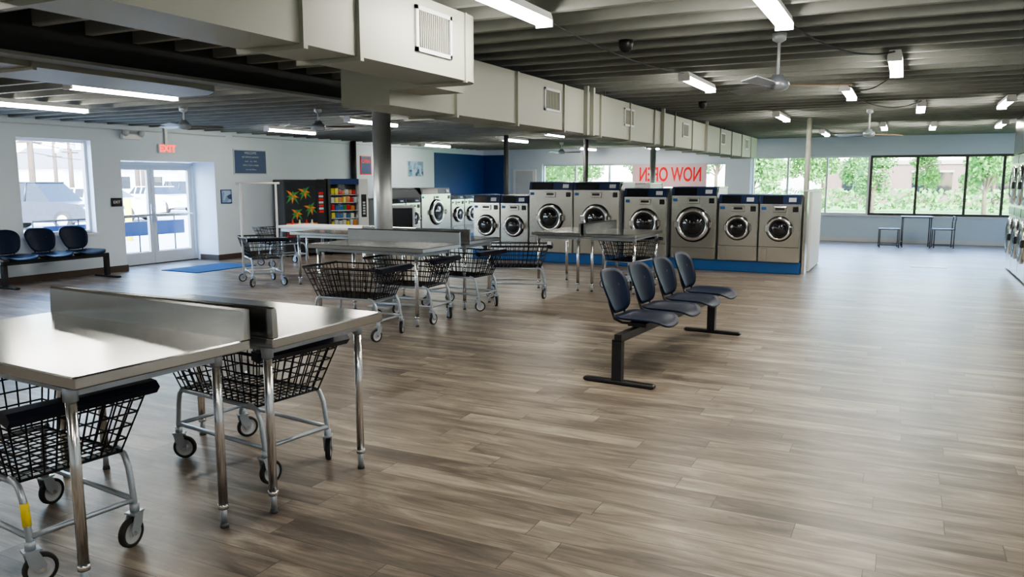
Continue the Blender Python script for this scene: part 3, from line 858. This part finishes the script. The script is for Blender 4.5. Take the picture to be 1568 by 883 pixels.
for i, (x, y, sc) in enumerate([(-5.6, 33, 1.0), (-1.2, 34, .85), (2.6, 34, .95), (6.3, 33, .8), (-10.3, 36, 1.1), (-8, 52, 1.3), (4.2, 50, 1.1), (-4.8, 54, 1.3), (-12, 56, 1.5), (-9.8, 62, 1.6), (9, 52, 1.2), (-3.0, 57, 1.2), (-6.5, 60, 1.5), (1.0, 56, 1.0), (6.6, 58, 1.2), (-15.5, 50, 1.5), (-11.6, 46, 1.2),
                             (-14.8, 38, 1.1), (-16.8, 41, 1.2), (-19.0, 43, 1.3), (-21.5, 46, 1.4), (-18.2, 36.5, 1.0), (-23, 42, 1.4), (-15.8, 35, .9)]):
    inst(t1 if i % 2 else t2, 'young_tree', (x, y, G0), i * 1.3, None, (sc, sc, sc))
b = B()
rnd = random.Random(3)
for k in range(58):
    x = -12 + k * .8
    for _ in range(70):
        q = Vector((x + rnd.gauss(0, .35), 48.5 + rnd.gauss(0, .3), G0 + rnd.uniform(.15, 1.25))); s_ = .13
        u = Vector((rnd.gauss(0, 1), rnd.gauss(0, 1), rnd.gauss(0, 1))).normalized(); w = u.orthogonal().normalized()
        b.add([q - u * s_, q + w * s_, q + u * s_, q - w * s_], [(0, 1, 2, 3)], 'leaf')
b.obj('hedge_row')

def car_mesh(m, suv=True, name='parked_car'):
    b = B(); L = 2.25; W = .9
    low = [(-L, .35), (-L + .05, .75), (-L + .25, .92), (-.95, 1.0), (1.6 if suv else 1.1, 1.02), (L - .05, .98), (L, .7), (L - .05, .35), (1.75, .28), (-1.7, .28)]
    b.prism(low, 'y', -W, W, m)
    zt = 1.68 if suv else 1.42
    r0, r1 = (-.95, L - .12) if suv else (-.9, 1.3)
    v = [(r0, -W + .03, 1.0), (r0 + .62, -W + .18, zt - .03), (r1 - .3, -W + .18, zt - .03), (r1, -W + .03, 1.0)]
    v += [(x, -y, z) for x, y, z in v]
    b.add(v, [(0, 1, 2, 3), (7, 6, 5, 4), (0, 4, 5, 1), (3, 2, 6, 7)], 'panelblk')
    b.rbox(r0 + .58, r1 - .26, -W + .15, W - .15, zt - .05, zt, m, .02)
    for px in (r0 + .95, (r0 + r1) / 2 + .2, r1 - .45):
        for sy in (-1, 1):
            b.tube([(px, sy * (W - .03), 1.0), (px, sy * (W - .18), zt - .03)], .04, m, 6)
    for x in (-1.4, 1.4):
        for sy in (-1, 1):
            b.lathe([(0, -.11), (.33, -.11), (.35, -.05), (.35, .05), (.33, .11), (0, .11)], (x, sy * (W - .08), .35), (0, 1, 0), 'rubber', 20)
            b.lathe([(0, 0), (.2, 0), (.2, .01), (0, .03)], (x, sy * (W + .03), .35), (0, sy, 0), 'alu', 16)
    for sy in (-.7, .7): b.box(-L - .01, -L + .1, sy - .13, sy + .13, .68, .82, 'white'); b.box(L - .1, L + .01, sy - .1, sy + .1, .7, .95, 'red')
    return b.mesh(name)
ca = car_mesh('carA'); cb = car_mesh('carB', False); cc_ = car_mesh('carC', False)
inst(ca, 'parked_car', (-27.5, 17.6, G0), math.radians(200))
inst(cb, 'parked_car', (-31.0, 22.6, G0), math.radians(205))
inst(cb, 'parked_car', (-36, 29.5, G0), math.radians(180))
inst(ca, 'parked_car', (-38, 34.0, G0), math.radians(190))
inst(cc_, 'parked_car', (-45, 27.5, G0), math.radians(185))
def upole(b):
    b.tube([(0, 0, 0), (0, 0, 9)], [.16, .12], 'wood', 10); b.box(-.06, .06, -1.1, 1.1, 5.4, 5.5, 'wood'); b.box(-.06, .06, -.9, .9, 3.6, 3.7, 'wood')
    b.tube([(.25, 0, 3.9), (.25, 0, 4.6)], .18, 'lite', 12)
b = B(); upole(b); um = b.mesh('utility_pole')
for (x, y) in ((-40, 25.2), (-52, 35.5), (-62, 41), (-44, 34.5), (-58, 46)): inst(um, 'utility_pole', (x, y, G0), .4)
b = B()
for z in (3.5, 3.8, 4.4, 5.3, 3.0):
    b.tube(sag((-40, 5, z + .2), (-40, 25.0, z), .3), .025, 'black', 4, caps=False); b.tube(sag((-40, 25.4, z), (-44, 34.3, z), .25), .025, 'black', 4, caps=False); b.tube(sag((-44, 34.7, z), (-52, 60, z), .4), .025, 'black', 4, caps=False)
b.obj('overhead_wires')
def house(name, x, y, w, d, h, rh, m):
    b = B(); b.box(-w / 2, w / 2, -d / 2, d / 2, 0, h, m)
    b.prism([(-w / 2 - .3, h), (w / 2 + .3, h), (0, h + rh)], 'y', -d / 2 - .3, d / 2 + .3, 'roof')
    for yy in (-d * .3, 0, d * .3): b.box(w / 2, w / 2 + .05, yy - .5, yy + .5, h * .35, h * .75, 'panelblk'); b.box(w / 2, w / 2 + .08, yy - .6, yy + .6, h * .75, h * .8, 'white')
    b.obj(name, (x, y, G0))
house('house', -70, 50, 9, 12, 2.8, 1.8, 'housew'); house('house', -72, 64, 9, 10, 3.2, 2.0, 'housew'); house('house', -78, 38, 10, 12, 2.6, 1.6, 'tan'); house('house', -64, 76, 10, 12, 3.4, 2., 'housew')
b = B()
for i in range(14): b.box(-50.1, -50, 18 + i * 1.6, 18.9 + i * 1.6, .1, .9, 'red' if i % 2 else 'white')
for i in range(14): b.box(-50.08, -50.02, 18.4 + i * 1.6, 18.5 + i * 1.6, 0, .1, 'dkgrey')
b.obj('road_barrier', (0, 0, G0))
b = B()
for i in range(9): b.tube([(-14.4, 9 + i * .45, -.02), (-14.4, 9 + i * .45, .85)], .015, 'black', 6)
b.tube([(-14.4, 9, .85), (-14.4, 12.6, .85)], .02, 'black', 6); b.tube([(-14.4, 9, .1), (-14.4, 12.6, .1)], .015, 'black', 6)
b.box(-14.42, -14.38, 9.2, 12.4, .45, .75, 'panelblue')
b.obj('entry_railing')
b = B(); b.tube([(0, 0, 0), (0, 0, 1.2)], .09, 'yellow', 14); b.obj('bollard', (-20, 15.3, G0))
for i in range(8):
    inst(t1 if i % 2 else t2, 'street_tree', (-95 - i * 2, 30 + i * 9, G0), i, None, (1.6, 1.6, 1.1))

# ------------------------------------------------------------------ sky & sun
w = D.worlds.new('World'); bpy.context.scene.world = w; w.use_nodes = True
nt = w.node_tree; nt.nodes.clear()
sky = nt.nodes.new('ShaderNodeTexSky'); sky.sky_type = 'NISHITA'; sky.sun_disc = False
sky.sun_elevation = math.radians(48); sky.sun_rotation = math.radians(150); sky.dust_density = 1.6; sky.air_density = 1.0
bg = nt.nodes.new('ShaderNodeBackground'); bg.inputs[1].default_value = 4.0
wo = nt.nodes.new('ShaderNodeOutputWorld')
nt.links.new(sky.outputs[0], bg.inputs[0]); nt.links.new(bg.outputs[0], wo.inputs[0])
sl = D.lights.new('sun', 'SUN'); sl.energy = 8.; sl.angle = .01; sl.color = (1, .95, .88)
so = D.objects.new('sun', sl); COL.objects.link(so)
sd = Vector((.55, -.55, .75))
so.rotation_euler = sd.to_track_quat('Z', 'Y').to_euler(); so.location = (20, -20, 30)

try:
    bpy.context.scene.view_settings.view_transform = 'AgX'
    bpy.context.scene.view_settings.look = 'AgX - Medium High Contrast'
except Exception:
    pass

# ------------------------------------------------------------------ camera
cd = D.cameras.new('camera'); cd.sensor_width = 36; cd.lens = 27.55; cd.clip_end = 500
co = D.objects.new('camera', cd); COL.objects.link(co)
co.location = (0, 0, 1.6); co.rotation_euler = (math.radians(90 - 7.83), 0, math.radians(26.58))
bpy.context.scene.camera = co
